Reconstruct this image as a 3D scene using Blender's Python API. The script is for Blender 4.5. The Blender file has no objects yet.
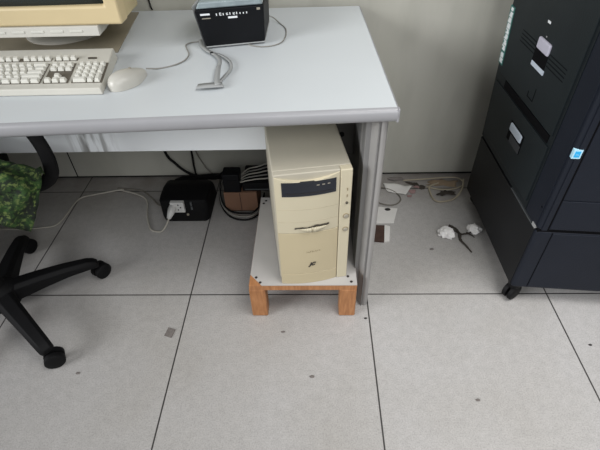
import bpy, bmesh, math, random
from mathutils import Vector, Matrix, noise
random.seed(7)
S = bpy.context.scene
C = S.collection
pi = math.pi

# ------------------------------------------------------------------ materials
def lin(c):
    r = []
    for v in c:
        v /= 255.0
        r.append(v / 12.92 if v <= .04045 else ((v + .055) / 1.055) ** 2.4)
    return (*r, 1.0)

_m = {}
def mat(name, rgb, rough=.5, metal=0, var=.06, scale=12, bump=0, bscale=200, trans=0, spec=None):
    """plain painted / moulded surface with a slight procedural mottling"""
    if name in _m: return _m[name]
    m = bpy.data.materials.new(name); m.use_nodes = True
    nt = m.node_tree; N = nt.nodes; L = nt.links
    b = N['Principled BSDF']
    b.inputs['Roughness'].default_value = rough; b.inputs['Metallic'].default_value = metal
    if trans: b.inputs['Transmission Weight'].default_value = trans
    if spec is not None: b.inputs['Specular IOR Level'].default_value = spec
    tc = N.new('ShaderNodeTexCoord'); nz = N.new('ShaderNodeTexNoise')
    nz.inputs['Scale'].default_value = scale; nz.inputs['Detail'].default_value = 4
    L.new(tc.outputs['Object'], nz.inputs['Vector'])
    rp = N.new('ShaderNodeValToRGB')
    c = lin(rgb)
    rp.color_ramp.elements[0].position = .3; rp.color_ramp.elements[1].position = .7
    rp.color_ramp.elements[0].color = (*[v * (1 - var) for v in c[:3]], 1)
    rp.color_ramp.elements[1].color = (*[min(1, v * (1 + var)) for v in c[:3]], 1)
    L.new(nz.outputs['Fac'], rp.inputs['Fac']); L.new(rp.outputs['Color'], b.inputs['Base Color'])
    if bump:
        n2 = N.new('ShaderNodeTexNoise'); n2.inputs['Scale'].default_value = bscale
        L.new(tc.outputs['Object'], n2.inputs['Vector'])
        bp = N.new('ShaderNodeBump'); bp.inputs['Strength'].default_value = bump; bp.inputs['Distance'].default_value = .002
        L.new(n2.outputs['Fac'], bp.inputs['Height']); L.new(bp.outputs['Normal'], b.inputs['Normal'])
    _m[name] = m
    return m

class NT:
    def __init__(s, name):
        s.m = bpy.data.materials.new(name); s.m.use_nodes = True
        s.N = s.m.node_tree.nodes; s.L = s.m.node_tree.links; s.b = s.N['Principled BSDF']
    def n(s, t, **k):
        o = s.N.new('ShaderNode' + t)
        for a, v in k.items(): setattr(o, a, v)
        return o
    def math(s, op, a, b=None, c=None):
        o = s.n('Math', operation=op)
        for i, v in enumerate((a, b, c)):
            if v is None: continue
            if isinstance(v, (int, float)): o.inputs[i].default_value = v
            else: s.L.new(v, o.inputs[i])
        return o.outputs[0]
    def mix(s, f, a, b, blend='MIX'):
        o = s.n('Mix', data_type='RGBA', blend_type=blend)
        for i, v in ((0, f), (6, a), (7, b)):
            if isinstance(v, (int, float)): o.inputs[i].default_value = v
            elif isinstance(v, tuple): o.inputs[i].default_value = v
            else: s.L.new(v, o.inputs[i])
        return o.outputs[2]
    def noise(s, vec, scale, detail=3, rough=.5):
        o = s.n('TexNoise'); o.inputs['Scale'].default_value = scale; o.inputs['Detail'].default_value = detail
        o.inputs['Roughness'].default_value = rough
        s.L.new(vec, o.inputs['Vector']); return o.outputs['Fac']
    def ramp(s, f, *st):
        o = s.n('ValToRGB'); e = o.color_ramp.elements
        while len(e) < len(st): e.new(.5)
        for i, (p, c) in enumerate(st): e[i].position = p; e[i].color = c
        s.L.new(f, o.inputs['Fac']); return o.outputs['Color']

G = lambda v: (v, v, v, 1)

def floor_material():
    t = NT('floor_tiles'); g = t.n('NewGeometry').outputs['Position']
    sp = t.n('SeparateXYZ'); t.L.new(g, sp.inputs[0])
    def line(sock, step, off):
        a = t.math('SUBTRACT', sock, off); a = t.math('DIVIDE', a, step)
        f = t.math('FRACT', a); f = t.math('SUBTRACT', f, .5); f = t.math('ABSOLUTE', f)
        f = t.math('SUBTRACT', .5, f); f = t.math('MULTIPLY', f, step)
        return f
    dx = line(sp.outputs[0], .6, 0.0); dy = line(sp.outputs[1], .58, 0.0)
    d = t.math('MINIMUM', dx, dy)
    gm = t.n('MapRange'); gm.inputs['From Min'].default_value = .0012; gm.inputs['From Max'].default_value = .0030
    gm.inputs['To Min'].default_value = 1; gm.inputs['To Max'].default_value = 0
    t.L.new(d, gm.inputs['Value'])
    fine = t.noise(g, 260, 2); mid = t.noise(g, 45, 4); big = t.noise(g, 2.2, 4)
    base = t.ramp(fine, (.30, lin((166, 164, 162))), (.5, lin((181, 179, 178))), (.72, lin((190, 188, 187))))
    base = t.mix(.5, base, t.ramp(mid, (.3, G(.78)), (.7, G(1.0))), 'MULTIPLY')
    base = t.mix(.55, base, t.ramp(big, (.3, lin((222, 218, 208))), (.7, G(1.0))), 'MULTIPLY')
    vo = t.n('TexVoronoi'); vo.inputs['Scale'].default_value = 190; t.L.new(g, vo.inputs['Vector'])
    sk = t.math('LESS_THAN', vo.outputs['Distance'], .13)
    base = t.mix(t.math('MULTIPLY', sk, .35), base, lin((110, 106, 98)))
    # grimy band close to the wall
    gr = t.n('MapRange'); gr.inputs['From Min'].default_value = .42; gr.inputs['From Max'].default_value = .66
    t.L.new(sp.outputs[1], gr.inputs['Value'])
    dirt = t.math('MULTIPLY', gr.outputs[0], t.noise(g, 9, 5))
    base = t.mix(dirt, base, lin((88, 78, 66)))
    col = t.mix(gm.outputs[0], base, lin((44, 42, 40)))
    t.L.new(col, t.b.inputs['Base Color'])
    t.b.inputs['Roughness'].default_value = .42
    bp = t.n('Bump'); bp.inputs['Strength'].default_value = .4; bp.inputs['Distance'].default_value = .002
    t.L.new(t.math('SUBTRACT', 1.0, gm.outputs[0]), bp.inputs['Height']); t.L.new(bp.outputs[0], t.b.inputs['Normal'])
    return t.m

def wall_material():
    t = NT('wall_paint'); g = t.n('NewGeometry').outputs['Position']
    mp = t.n('Mapping'); mp.inputs['Scale'].default_value = (1, 1, .35); t.L.new(g, mp.inputs[0])
    c = t.ramp(t.noise(mp.outputs[0], 3.2, 4), (.3, lin((176, 175, 164))), (.7, lin((190, 189, 180))))
    sm = t.noise(mp.outputs[0], 9, 5)
    c = t.mix(.35, c, t.ramp(sm, (.35, G(.72)), (.55, G(1.0))), 'MULTIPLY')
    t.L.new(c, t.b.inputs['Base Color']); t.b.inputs['Roughness'].default_value = .6
    return t.m

def camo_material():
    t = NT('green_leaf_cloth'); g = t.n('TexCoord').outputs['Object']
    n1 = t.noise(g, 22, 3, .6); n2 = t.noise(g, 75, 3, .7); n3 = t.noise(g, 9, 2, .5)
    c = t.ramp(n1, (.34, lin((14, 28, 14))), (.46, lin((30, 58, 24))), (.55, lin((58, 94, 38))), (.66, lin((26, 50, 22))))
    fl = t.ramp(n2, (.54, G(0)), (.60, G(1)))
    c = t.mix(fl, c, lin((112, 130, 70)))
    c = t.mix(t.ramp(n2, (.36, G(1)), (.44, G(0))), c, lin((10, 20, 10)))
    c = t.mix(.8, c, t.ramp(n3, (.35, G(.35)), (.6, G(1.1))), 'MULTIPLY')
    t.L.new(c, t.b.inputs['Base Color']); t.b.inputs['Roughness'].default_value = .75
    return t.m

def wood_material():
    t = NT('orange_wood'); g = t.n('TexCoord').outputs['Object']
    mp = t.n('Mapping'); mp.inputs['Scale'].default_value = (60, 9, 9); t.L.new(g, mp.inputs[0])
    c = t.ramp(t.noise(mp.outputs[0], 2.2, 5), (.3, lin((146, 98, 60))), (.55, lin((168, 116, 74))), (.75, lin((180, 130, 88))))
    t.L.new(c, t.b.inputs['Base Color']); t.b.inputs['Roughness'].default_value = .55
    return t.m

def stained_panel_material():
    t = NT('scuffed_white_panel'); g = t.n('NewGeometry').outputs['Position']
    sp = t.n('SeparateXYZ'); t.L.new(g, sp.inputs[0])
    mp = t.n('Mapping'); mp.inputs['Scale'].default_value = (1, 1, .12); t.L.new(g, mp.inputs[0])
    st = t.ramp(t.noise(mp.outputs[0], 55, 3), (.45, G(0)), (.62, G(1)))
    dx = t.math('ABSOLUTE', t.math('ADD', sp.outputs[0], .88))
    mk = t.n('MapRange'); mk.inputs['From Min'].default_value = .02; mk.inputs['From Max'].default_value = .09
    mk.inputs['To Min'].default_value = .8; mk.inputs['To Max'].default_value = 0; t.L.new(dx, mk.inputs['Value'])
    f = t.math('MULTIPLY', st, mk.outputs[0])
    c = t.mix(f, lin((226, 230, 233)), lin((88, 86, 80)))
    t.L.new(c, t.b.inputs['Base Color']); t.b.inputs['Roughness'].default_value = .45
    return t.m

def screen_material():
    t = NT('dark_screen_glass'); g = t.n('TexCoord').outputs['Object']
    c = t.ramp(t.noise(g, 3, 1), (.3, lin((12, 30, 40))), (.7, lin((22, 44, 54))))
    t.L.new(c, t.b.inputs['Base Color']); t.b.inputs['Roughness'].default_value = .08
    return t.m

M = dict(
    floor=floor_material(), wall=wall_material(), camo=camo_material(), wood=wood_material(),
    stain=stained_panel_material(), screen=screen_material(),
    gap=mat('black_gap', (16, 15, 14), .9),
    desk=mat('white_laminate', (196, 201, 204), .40, var=.015, scale=4),
    edge=mat('grey_edge_band', (150, 150, 153), .3, var=.03),
    leg=mat('grey_metal_leg', (146, 144, 142), .35, var=.04),
    panel=mat('grey_side_panel', (122, 121, 120), .5, var=.03),
    case=mat('aged_cream_case', (180, 174, 158), .5, var=.03),
    front=mat('cream_front', (188, 175, 144), .42, var=.03, scale=6),
    front2=mat('pale_cream_front', (196, 187, 162), .42, var=.03, scale=6),
    drive=mat('black_drive', (26, 30, 40), .22, var=.1),
    grey=mat('grey_button', (150, 144, 130), .4),
    slot_dark=mat('dark_slot', (62, 56, 46), .6),  # dark tone for slots, seams and small dark parts
    ink=mat('black_ink', (34, 30, 28), .5),
    ink3=mat('pale_seam', (178, 168, 146), .6),
    ink2=mat('faded_grey_ink', (140, 126, 98), .6),
    board=mat('white_melamine', (178, 175, 172), .5, var=.04),
    nail=mat('dark_nail', (46, 40, 38), .4),
    mon=mat('yellowed_plastic', (204, 186, 146), .45, var=.05, scale=5),
    mon2=mat('pale_yellow_plastic', (196, 180, 140), .45, var=.05, scale=5),
    white=mat('ivory_plastic', (196, 194, 186), .45, var=.03),
    key=mat('ivory_keycaps', (208, 207, 199), .45, var=.02),
    kb=mat('keyboard_case', (194, 192, 183), .5, var=.03),
    keywell=mat('shaded_key_well', (92, 86, 76), .6),
    mouse=mat('ivory_mouse', (186, 184, 176), .35, var=.04),
    cordg=mat('grey_cord', (132, 130, 124), .5),
    mat=mat('brown_grey_board', (142, 134, 116), .7, var=.06),
    blk=mat('black_plastic', (9, 11, 15), .5, var=.15, spec=.2),
    blk2=mat('matte_black_plastic', (11, 11, 13), .65, var=.15, spec=.22),
    lid=mat('smoky_lid', (138, 150, 154), .15, var=.15, scale=30),
    boxgrey=mat('light_grey_side', (150, 152, 152), .4),
    tag=mat('white_print', (225, 228, 230), .5),
    cop=mat('charcoal_copier', (25, 30, 33), .5, var=.06, bump=.15, spec=.2),
    cop2=mat('navy_copier', (25, 29, 38), .5, var=.06, bump=.15, spec=.2),
    cop3=mat('charcoal_copier_panel', (27, 33, 36), .5, var=.06, bump=.15, spec=.2),
    coplow=mat('dark_cabinet_side', (23, 24, 26), .5, var=.06, bump=.15, spec=.2),
    vent=mat('vent_shadow', (19, 22, 24), .8, spec=.1),
    cline=mat('black_groove', (8, 8, 11), .8, spec=.1),
    grip=mat('lilac_grip', (178, 176, 190), .5),
    grip2=mat('pale_blue_label', (186, 196, 208), .5),
    teal=mat('teal_label', (46, 104, 98), .5),
    sky=mat('bright_blue', (40, 168, 226), .4),
    skyw=mat('pale_blue_border', (178, 220, 238), .4),
    scuff=mat('scuffed_plastic', (150, 150, 150), .7),
    scuff3=mat('dim_recess_floor', (52, 54, 58), .7),
    scuff2=mat('dull_seam', (78, 82, 84), .7),
    paper=mat('white_paper', (214, 212, 208), .8, var=.03),
    tissue=mat('white_tissue', (242, 240, 238), .9, var=.05, scale=40),
    twig=mat('dark_lint', (60, 54, 48), .9, var=.3),
    card=mat('brown_card', (128, 96, 76), .8, var=.08),
    cardd=mat('dark_brown_print', (66, 46, 38), .7, var=.3, scale=60),
    dust=mat('dusty_tan', (142, 124, 102), .9, var=.15, scale=30),
    cream=mat('cream_flex', (168, 158, 138), .6),
    pink=mat('pink_scrap', (150, 122, 120), .8),
    socket=mat('white_socket', (206, 206, 204), .5),
    wflex=mat('off_white_flex', (176, 172, 162), .5),
    dflex=mat('dusty_grey_flex', (112, 108, 100), .6),
    chip=mat('grey_chip', (112, 106, 102), .8, var=.2, scale=200),
    dark_plate=mat('dark_grey_plate', (92, 90, 86), .6, var=.04),
    chr=mat('chrome', (190, 190, 190), .2, metal=1),
)

# ------------------------------------------------------------------ mesh helpers
class MB:
    def __init__(s): s.bm = bmesh.new()
    def hexa(s, p):
        """8 corners: bottom 4 (ccw) then top 4"""
        v = [s.bm.verts.new(q) for q in p]
        for f in ((3, 2, 1, 0), (4, 5, 6, 7), (0, 1, 5, 4), (1, 2, 6, 5), (2, 3, 7, 6), (3, 0, 4, 7)):
            s.bm.faces.new([v[i] for i in f])
        return s
    def box(s, x0, x1, y0, y1, z0, z1):
        return s.hexa([(x0, y0, z0), (x1, y0, z0), (x1, y1, z0), (x0, y1, z0), (x0, y0, z1), (x1, y0, z1), (x1, y1, z1), (x0, y1, z1)])
    def prism(s, bot, top):
        n = len(bot)
        a = [s.bm.verts.new(q) for q in bot]; b = [s.bm.verts.new(q) for q in top]
        s.bm.faces.new(a[::-1]); s.bm.faces.new(b)
        for i in range(n): s.bm.faces.new((a[i], a[(i + 1) % n], b[(i + 1) % n], b[i]))
        return s
    def tube(s, pts, r, n=8, closed=False, flat=1.0):
        pts = [Vector(p) for p in pts]; k = len(pts); rings = []; up = Vector((0, 0, 1))
        prev = None
        for i, p in enumerate(pts):
            if closed: t = pts[(i + 1) % k] - pts[i - 1]
            else: t = pts[min(i + 1, k - 1)] - pts[max(i - 1, 0)]
            t.normalize()
            if prev is None:
                a = up if abs(t.z) < .95 else Vector((1, 0, 0))
                u = t.cross(a).normalized()
            else:
                u = (prev - t * prev.dot(t)).normalized()
            prev = u; w = t.cross(u)
            rr = r[i] if isinstance(r, (list, tuple)) else r
            rings.append([s.bm.verts.new(p + u * rr * math.cos(2 * pi * j / n) + w * rr * flat * math.sin(2 * pi * j / n)) for j in range(n)])
        m = k if closed else k - 1
        for i in range(m):
            A = rings[i]; B = rings[(i + 1) % k]
            for j in range(n): s.bm.faces.new((A[j], A[(j + 1) % n], B[(j + 1) % n], B[j]))
        if not closed:
            s.bm.faces.new(rings[0][::-1]); s.bm.faces.new(rings[-1])
        return s
    def lathe(s, prof, n=24, o=(0, 0, 0), ax='z', sx=1, sy=1):
        rings = []
        for r, h in prof:
            ring = []
            for j in range(n):
                a = 2 * pi * j / n; c, d = r * math.cos(a) * sx, r * math.sin(a) * sy
                q = {'z': (c, d, h), 'y': (c, h, -d), 'x': (h, c, d)}[ax]
                ring.append(s.bm.verts.new((o[0] + q[0], o[1] + q[1], o[2] + q[2])))
            rings.append(ring)
        for A, B in zip(rings, rings[1:]):
            for j in range(n): s.bm.faces.new((A[j], A[(j + 1) % n], B[(j + 1) % n], B[j]))
        s.bm.faces.new(rings[0][::-1]); s.bm.faces.new(rings[-1])
        return s
    def grid(s, nu, nv, f):
        v = [[s.bm.verts.new(f(i / nu, j / nv)) for j in range(nv + 1)] for i in range(nu + 1)]
        for i in range(nu):
            for j in range(nv): s.bm.faces.new((v[i][j], v[i + 1][j], v[i + 1][j + 1], v[i][j + 1]))
        return s
    def poly(s, pts):
        s.bm.faces.new([s.bm.verts.new(p) for p in pts]); return s
    def map(s, f):
        for v in s.bm.verts: v.co = f(v.co)
        return s
    def build(s, name, m, parent=None, bevel=0, seg=2, smooth=True, sub=0, solid=0, loc=None):
        bmesh.ops.recalc_face_normals(s.bm, faces=s.bm.faces)
        if loc is None:
            if parent is None:
                xs = [v.co for v in s.bm.verts]
                loc = Vector((sum(v.x for v in xs) / len(xs), sum(v.y for v in xs) / len(xs), min(v.z for v in xs)))
            else: loc = Vector((0, 0, 0))
        loc = Vector(loc)
        for v in s.bm.verts: v.co -= loc
        me = bpy.data.meshes.new(name); s.bm.to_mesh(me); s.bm.free()
        me.materials.append(m)
        o = bpy.data.objects.new(name, me); C.objects.link(o); o.location = loc
        if parent: o.parent = parent
        if smooth:
            for p in me.polygons: p.use_smooth = True
        if solid:
            d = o.modifiers.new('thick', 'SOLIDIFY'); d.thickness = solid; d.offset = 1
        if bevel:
            d = o.modifiers.new('bevel', 'BEVEL'); d.width = bevel; d.segments = seg; d.limit_method = 'ANGLE'; d.angle_limit = math.radians(40)
            d.harden_normals = True
        if sub:
            d = o.modifiers.new('sub', 'SUBSURF'); d.levels = sub; d.render_levels = sub
        if smooth and not sub:
            try: me.set_sharp_from_angle(angle=math.radians(38))
            except Exception: pass
        return o

def tag(o, label, cat, group=None):
    o['label'] = label; o['category'] = cat
    if group: o['group'] = group
    return o
def thing(name, label, cat, loc, rz=0, group=None):
    o = bpy.data.objects.new(name, None); C.objects.link(o); o.location = loc; o.rotation_euler = (0, 0, rz)
    o.empty_display_size = .05
    return tag(o, label, cat, group)
def struct(o): o['kind'] = 'structure'; return o
def lab(o, t): o['label'] = t; return o

def spline(pts, n=8):
    """Catmull-Rom through pts"""
    P = [Vector(p) for p in pts]; out = []
    for i in range(len(P) - 1):
        a = P[i - 1] if i else P[0] * 2 - P[1]; b = P[i]; c = P[i + 1]; d = P[i + 2] if i + 2 < len(P) else P[-1] * 2 - P[-2]
        for k in range(n):
            t = k / n
            out.append(.5 * ((2 * b) + (c - a) * t + (2 * a - 5 * b + 4 * c - d) * t * t + (3 * b - a - 3 * c + d) * t ** 3))
    out.append(P[-1]); return out

def text_mesh(txt, size, shear=0, extrude=.0004, offset=0):
    cu = bpy.data.curves.new('lettering', 'FONT'); cu.body = txt; cu.size = size; cu.shear = shear; cu.extrude = extrude
    cu.align_x = 'CENTER'; cu.align_y = 'CENTER'; cu.offset = offset
    o = bpy.data.objects.new('lettering', cu); C.objects.link(o)
    dg = bpy.context.evaluated_depsgraph_get()
    me = bpy.data.meshes.new_from_object(o.evaluated_get(dg))
    bpy.data.objects.remove(o); bpy.data.curves.remove(cu)
    return me

# ------------------------------------------------------------------ room
struct(MB().box(-3, 2.4, -2.6, 1.0, -.05, 0).build('floor', M['floor'], loc=(0, 0, 0), smooth=False))
WY = .683
struct(MB().box(-3, 2.4, WY, WY + .12, .012, 2.6).build('wall_back', M['wall'], loc=(0, WY, 0), smooth=False))
struct(MB().box(-3, 2.4, WY + .006, WY + .1, 0, .0125).build('wall_base_gap', M['gap'], smooth=False))  # black strip, its colour stands in for the shaded gap below the wall
struct(MB().box(-1.264, -1.259, WY - .0008, WY + .01, .012, 2.6).build('trim_1', M['gap'], smooth=False))
struct(MB().box(1.32, 1.325, WY - .0008, WY + .01, .012, 2.6).build('trim_2', M['gap'], smooth=False))

# ------------------------------------------------------------------ desk
ZT = .72
desk = thing('desk', 'white topped office desk with grey rounded edge and grey metal side leg', 'desk', (0, 0, 0))
FR, FL, BR, BL = (.010, -.058), (-1.62, -.140), (-.015, .668), (-1.62, .668)
def zz(l, z): return [(x, y, z) for x, y in l]
foot = [FL, FR, BR, BL]
MB().prism(zz(foot, .690), zz(foot, ZT)).build('tabletop', M['desk'], desk, bevel=.0015)
# rounded edge band: half-round profile swept along the front and right edges
def band(p, q, nrm, depth=.012, z0=.688, z1=ZT + .0008):
    m = MB(); pr = []
    for k in range(9):
        a = -pi / 2 + pi * k / 8
        pr.append((depth * math.cos(a) ** .7 if 0 < k < 8 else 0, (z0 + z1) / 2 + (z1 - z0) / 2 * math.sin(a)))
    A = [(p[0] + nrm[0] * d, p[1] + nrm[1] * d, z) for d, z in pr]; B = [(q[0] + nrm[0] * d, q[1] + nrm[1] * d, z) for d, z in pr]
    return m.prism(A, B)
band(FL, FR, (.05, -1)).build('front_edge_band', M['edge'], desk)
band((FR[0], FR[1] - .01), BR, (1, .03), .005).build('side_edge_band', M['edge'], desk)
MB().box(.0100, .0152, -.0695, -.054, .6880, ZT + .0006).build('corner_cap', M['edge'], desk, bevel=.003, seg=3)
for x0, x1 in ((-.050, -.016), (-1.60, -1.575)):
    sp = MB().box(x0, x1, -.02, .655, .005, .69).build('side_panel', M['panel'], desk, bevel=.002)
    # rounded aluminium post on the front edge of the panel, with a groove
    a, b = x0 - .002, x1 + .0145
    MB().prism([(a, .060, 0), (a + .003, .025, 0), (a + .009, -.006, 0), (a + .018, -.028, 0), (a + .029, -.043, 0), (b - .012, -.049, 0), (b - .003, -.045, 0), (b, -.034, 0), (b, .060, 0)],
               [(a, .060, .69), (a + .003, .025, .69), (a + .009, -.006, .69), (a + .018, -.028, .69), (a + .029, -.043, .69), (b - .012, -.049, .69), (b - .003, -.045, .69), (b, -.034, .69), (b, .060, .69)]
               ).build('leg_post', M['leg'], desk, bevel=.004, seg=3)
    MB().box(b - .0225, b - .0205, -.0483, -.040, .0, .689).build('groove', M['panel'], desk)
br_ = MB().box(-.20, -.049, .238, .2505, .405, .69).build('corner_plate', M['dark_plate'], desk, bevel=.002)  # dark grey plate covering the end of the modesty panel
MB().lathe([(.0085, .2365), (.0085, .240)], 14, (-.0885, 0, .478), ax='y').build('screw_cap', M['blk2'], br_)
MB().box(-1.575, -.049, .25, .268, .419, .69).build('modesty_panel', M['stain'], desk, bevel=.001)

# ------------------------------------------------------------------ wooden stand for the computer tower
stand = thing('wooden_stand', 'low wooden stand with white board top and two orange wood runners', 'stand', (-.21, .12, 0))
sx, sy = -.21, .12
def L(x, y, z): return (x - sx, y - sy, z)
b = [(-.336, -.0885), (-.047, -.0885), (-.047, .335), (-.372, .335), (-.374, -.045)]
MB().prism([L(x, y, .1525) for x, y in b], [L(x, y, .155) for x, y in b]).build('top_board', M['board'], stand)
# ply under the laminate, showing at the chipped corner and along the front
b2 = [(-.375, -.0885), (-.0465, -.0885), (-.0465, .334), (-.373, .334)]
MB().prism([L(x, y, .131) for x, y in b2], [L(x, y, .153) for x, y in b2]).build('under_board', M['wood'], stand, bevel=.001)
for x0, x1 in ((-.378, -.327), (-.098, -.046)):
    MB().box(x0 - sx, x1 - sx, -.089 - sy, -.04 - sy, 0, .132).build('leg', M['wood'], stand, bevel=.005, seg=3)
    MB().box(x0 - sx, x1 - sx, .285 - sy, .334 - sy, 0, .132).build('leg', M['wood'], stand, bevel=.005, seg=3)
for x, y in ((-.355, -.058), (-.341, -.078), (-.064, -.076), (-.073, -.055), (-.36, .30), (-.352, .315)):
    z = .155 if y > -.06 or x > -.2 else .155
    MB().lathe([(.0042, .1545), (.0042, .1562), (.002, .1568)], 10, (x - sx, y - sy, 0)).build('nail', M['nail'], stand)

# ------------------------------------------------------------------ computer tower
T = thing('computer_tower', 'aged cream computer tower standing on the low wooden stand', 'computer', (-.2758, -.0850, .155), math.radians(8.5))
W, H, D = .2005, .401, .40
NB = 14; SPLIT = .170
def bow(u):   # plan of the bowed front
    return .004 - .011 * math.sin(pi * min(1, max(0, (u / SPLIT)))) ** .8 if u < SPLIT else .004
MB().box(0, W, .022, D, .006, H).build('case', M['case'], T, bevel=.004, seg=2)
for k in (0, 1):  # feet
    for q in (0, 1):
        MB().lathe([(.010, 0), (.012, .007)], 12, (.03 + k * .14, .05 + q * .30, 0)).build('foot', M['blk2'], T)
# upper flat lip and bowed main panel with arched top
def front_part(u0, u1, z0, ztop, name, m, off=0, n=NB):
    mb = MB(); bot = []; top = []
    for i in range(n + 1):
        u = u0 + (u1 - u0) * i / n
        bot.append((u, bow(u) + off, z0(u) if callable(z0) else z0)); top.append((u, bow(u) + off, ztop(u) if callable(ztop) else ztop))
    fr = [mb.bm.verts.new(p) for p in bot]; ft = [mb.bm.verts.new(p) for p in top]
    br = [mb.bm.verts.new((p[0], .024, p[2])) for p in bot]; bt = [mb.bm.verts.new((p[0], .024, p[2])) for p in top]
    for i in range(n):
        mb.bm.faces.new((fr[i], fr[i + 1], ft[i + 1], ft[i])); mb.bm.faces.new((br[i + 1], br[i], bt[i], bt[i + 1]))
        mb.bm.faces.new((ft[i], ft[i + 1], bt[i + 1], bt[i])); mb.bm.faces.new((fr[i + 1], fr[i], br[i], br[i + 1]))
    mb.bm.faces.new((fr[0], ft[0], bt[0], br[0])); mb.bm.faces.new((fr[n], br[n], bt[n], ft[n]))
    return mb.build(name, m, T, bevel=.0012, seg=2)
arch = lambda u: .396 - .017 * math.sin(pi * min(1, u / SPLIT)) 
MB().box(.001, SPLIT, .004, .024, .37, H - .0005).build('top_lip', M['case'], T, bevel=.003, seg=3)
front_part(.003, SPLIT - .0015, .209, arch, 'upper_front_panel', M['front2'])
front_part(.003, SPLIT - .0015, .044, .2078, 'lower_front_panel', M['front'])
front_part(.003, SPLIT - .0015, .0, .043, 'bottom_front_panel', M['front'])
btn = MB().box(SPLIT, W, .001, .024, .0, H - .0005).build('button_column', M['front2'], T, bevel=.003, seg=3)
def onfront(u0, u1, z0, z1, name, m, out=.0012, parent=None, n=10, slant=0):
    mb = MB(); A = []; B = []
    for i in range(n + 1):
        u = u0 + (u1 - u0) * i / n; A.append((u, bow(u) - out)); B.append((u, bow(u) + .004))
    v = {}
    for k, (R) in enumerate((A, B)):
        for i, p in enumerate(R):
            s_ = slant * i / n
            v[k, i, 0] = mb.bm.verts.new((p[0], p[1], z0 + s_)); v[k, i, 1] = mb.bm.verts.new((p[0], p[1], z1 + s_))
    for i in range(n):
        mb.bm.faces.new((v[0, i, 0], v[0, i + 1, 0], v[0, i + 1, 1], v[0, i, 1]))
        mb.bm.faces.new((v[0, i, 1], v[0, i + 1, 1], v[1, i + 1, 1], v[1, i, 1]))
        mb.bm.faces.new((v[0, i + 1, 0], v[0, i, 0], v[1, i, 0], v[1, i + 1, 0]))
    for i in (0, n): mb.bm.faces.new((v[0, i, 0], v[0, i, 1], v[1, i, 1], v[1, i, 0]))
    return mb.build(name, m, parent or T)
drv = lab(onfront(.020, .159, .337, .380, 'optical_drive', M['drive'], .0015), 'black optical drive front')
onfront(.030, .150, .3455, .3472, 'tray_seam', M['ink'], .0022, drv)
for u in (.108, .122, .136): onfront(u, u + .007, .367, .3695, 'drive_marking', M['grey'], .0022, drv, 2)
onfront(.006, .166, .2917, .2923, 'bay_seam', M['ink3'], .0005)
onfront(.006, .166, .2497, .2503, 'bay_seam', M['ink3'], .0005)
# floppy slot: dark wavy opening above a pale lens-shaped lip
mb = MB(); up = []; lo = []
for i in range(17):
    t = i / 16; u = .048 + .094 * t
    up.append((u, bow(u) - .002, .2265 + .006 * t + .0022 * math.sin(t * 4 * pi) * (1 if .2 < t < .8 else 0) + .004))
    lo.append((u, bow(u) - .002, .2265 + .006 * t - .0012 + .0015 * math.sin(t * 4 * pi)))
for i in range(16): mb.poly([lo[i], lo[i + 1], up[i + 1], up[i]])
flp = mb.build('floppy_slot', M['slot_dark'], T, solid=.001)
mb = MB(); up = []; lo = []
for i in range(17):
    t = i / 16; u = .062 + .072 * t
    up.append((u, bow(u) - .0035, .2275 + .004 * t)); lo.append((u, bow(u) - .0045, .2275 + .003 * t - .015 * math.sin(pi * t) ** .8))
for i in range(16): mb.poly([lo[i], lo[i + 1], up[i + 1], up[i]])
mb.build('floppy_lip', M['front2'], T, solid=.002)
# buttons and lamps
for z, r, nm, m_ in ((.249, .0068, 'power_button', 'grey'), (.201, .0064, 'reset_button', 'grey'), (.295, .0036, 'small_button', 'slot_dark')):
    b_ = MB().lathe([(r, .002), (r, -.0015), (r * .75, -.003), (r * .3, -.003)], 18, (.1885, 0, z), ax='y').build(nm, M[m_], btn)
    if r > .005: MB().lathe([(r * 1.25, .002), (r * 1.25, -.0006), (r * 1.1, -.0006)], 18, (.1885, 0, z), ax='y').build('button_ring', M['ink2'], btn)
for z in (.339, .318): MB().box(.1875, .1895, -.0005, .004, z - .004, z + .004).build('indicator', M['ink2'], btn)
# faded lettering strokes and the dark slanted emblem
lt = MB()
random.seed(3)
for i in range(8):
    u = .079 + i * .0050; y = bow(u) - .0006; z = .1305 + i * .0006
    h = (.0055, .004, .006, .006, .0035, .004, .0035, .003)[i]
    lt.box(u, u + .0012, y, y + .003, z, z + h)
    if i % 2: lt.box(u, u + .0038, y, y + .003, z, z + .0011)
lt.build('faded_lettering', M['ink2'], T)
me = text_mesh('JC', .0165, shear=.5, offset=.0009)
me.materials.append(M['ink'])
em = bpy.data.objects.new('emblem', me); C.objects.link(em); em.parent = T
em.location = (.093, bow(.093) - .0012, .083); em.rotation_euler = (pi / 2, math.radians(-8), 0)

# ------------------------------------------------------------------ monitor
MX, MY = -.93, .25
mon = thing('crt_monitor', 'yellowed beige tube monitor standing at the back of the white desk', 'monitor', (MX, .42, ZT))
def m_(x, y, z): return (x - MX, y - .42, z - ZT)
w = .258; z0, z1 = .808, 1.235
def ring(x, zb, zt, y): return [m_(MX - x, y, zb), m_(MX + x, y, zb), m_(MX + x, y, zt), m_(MX - x, y, zt)]
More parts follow.
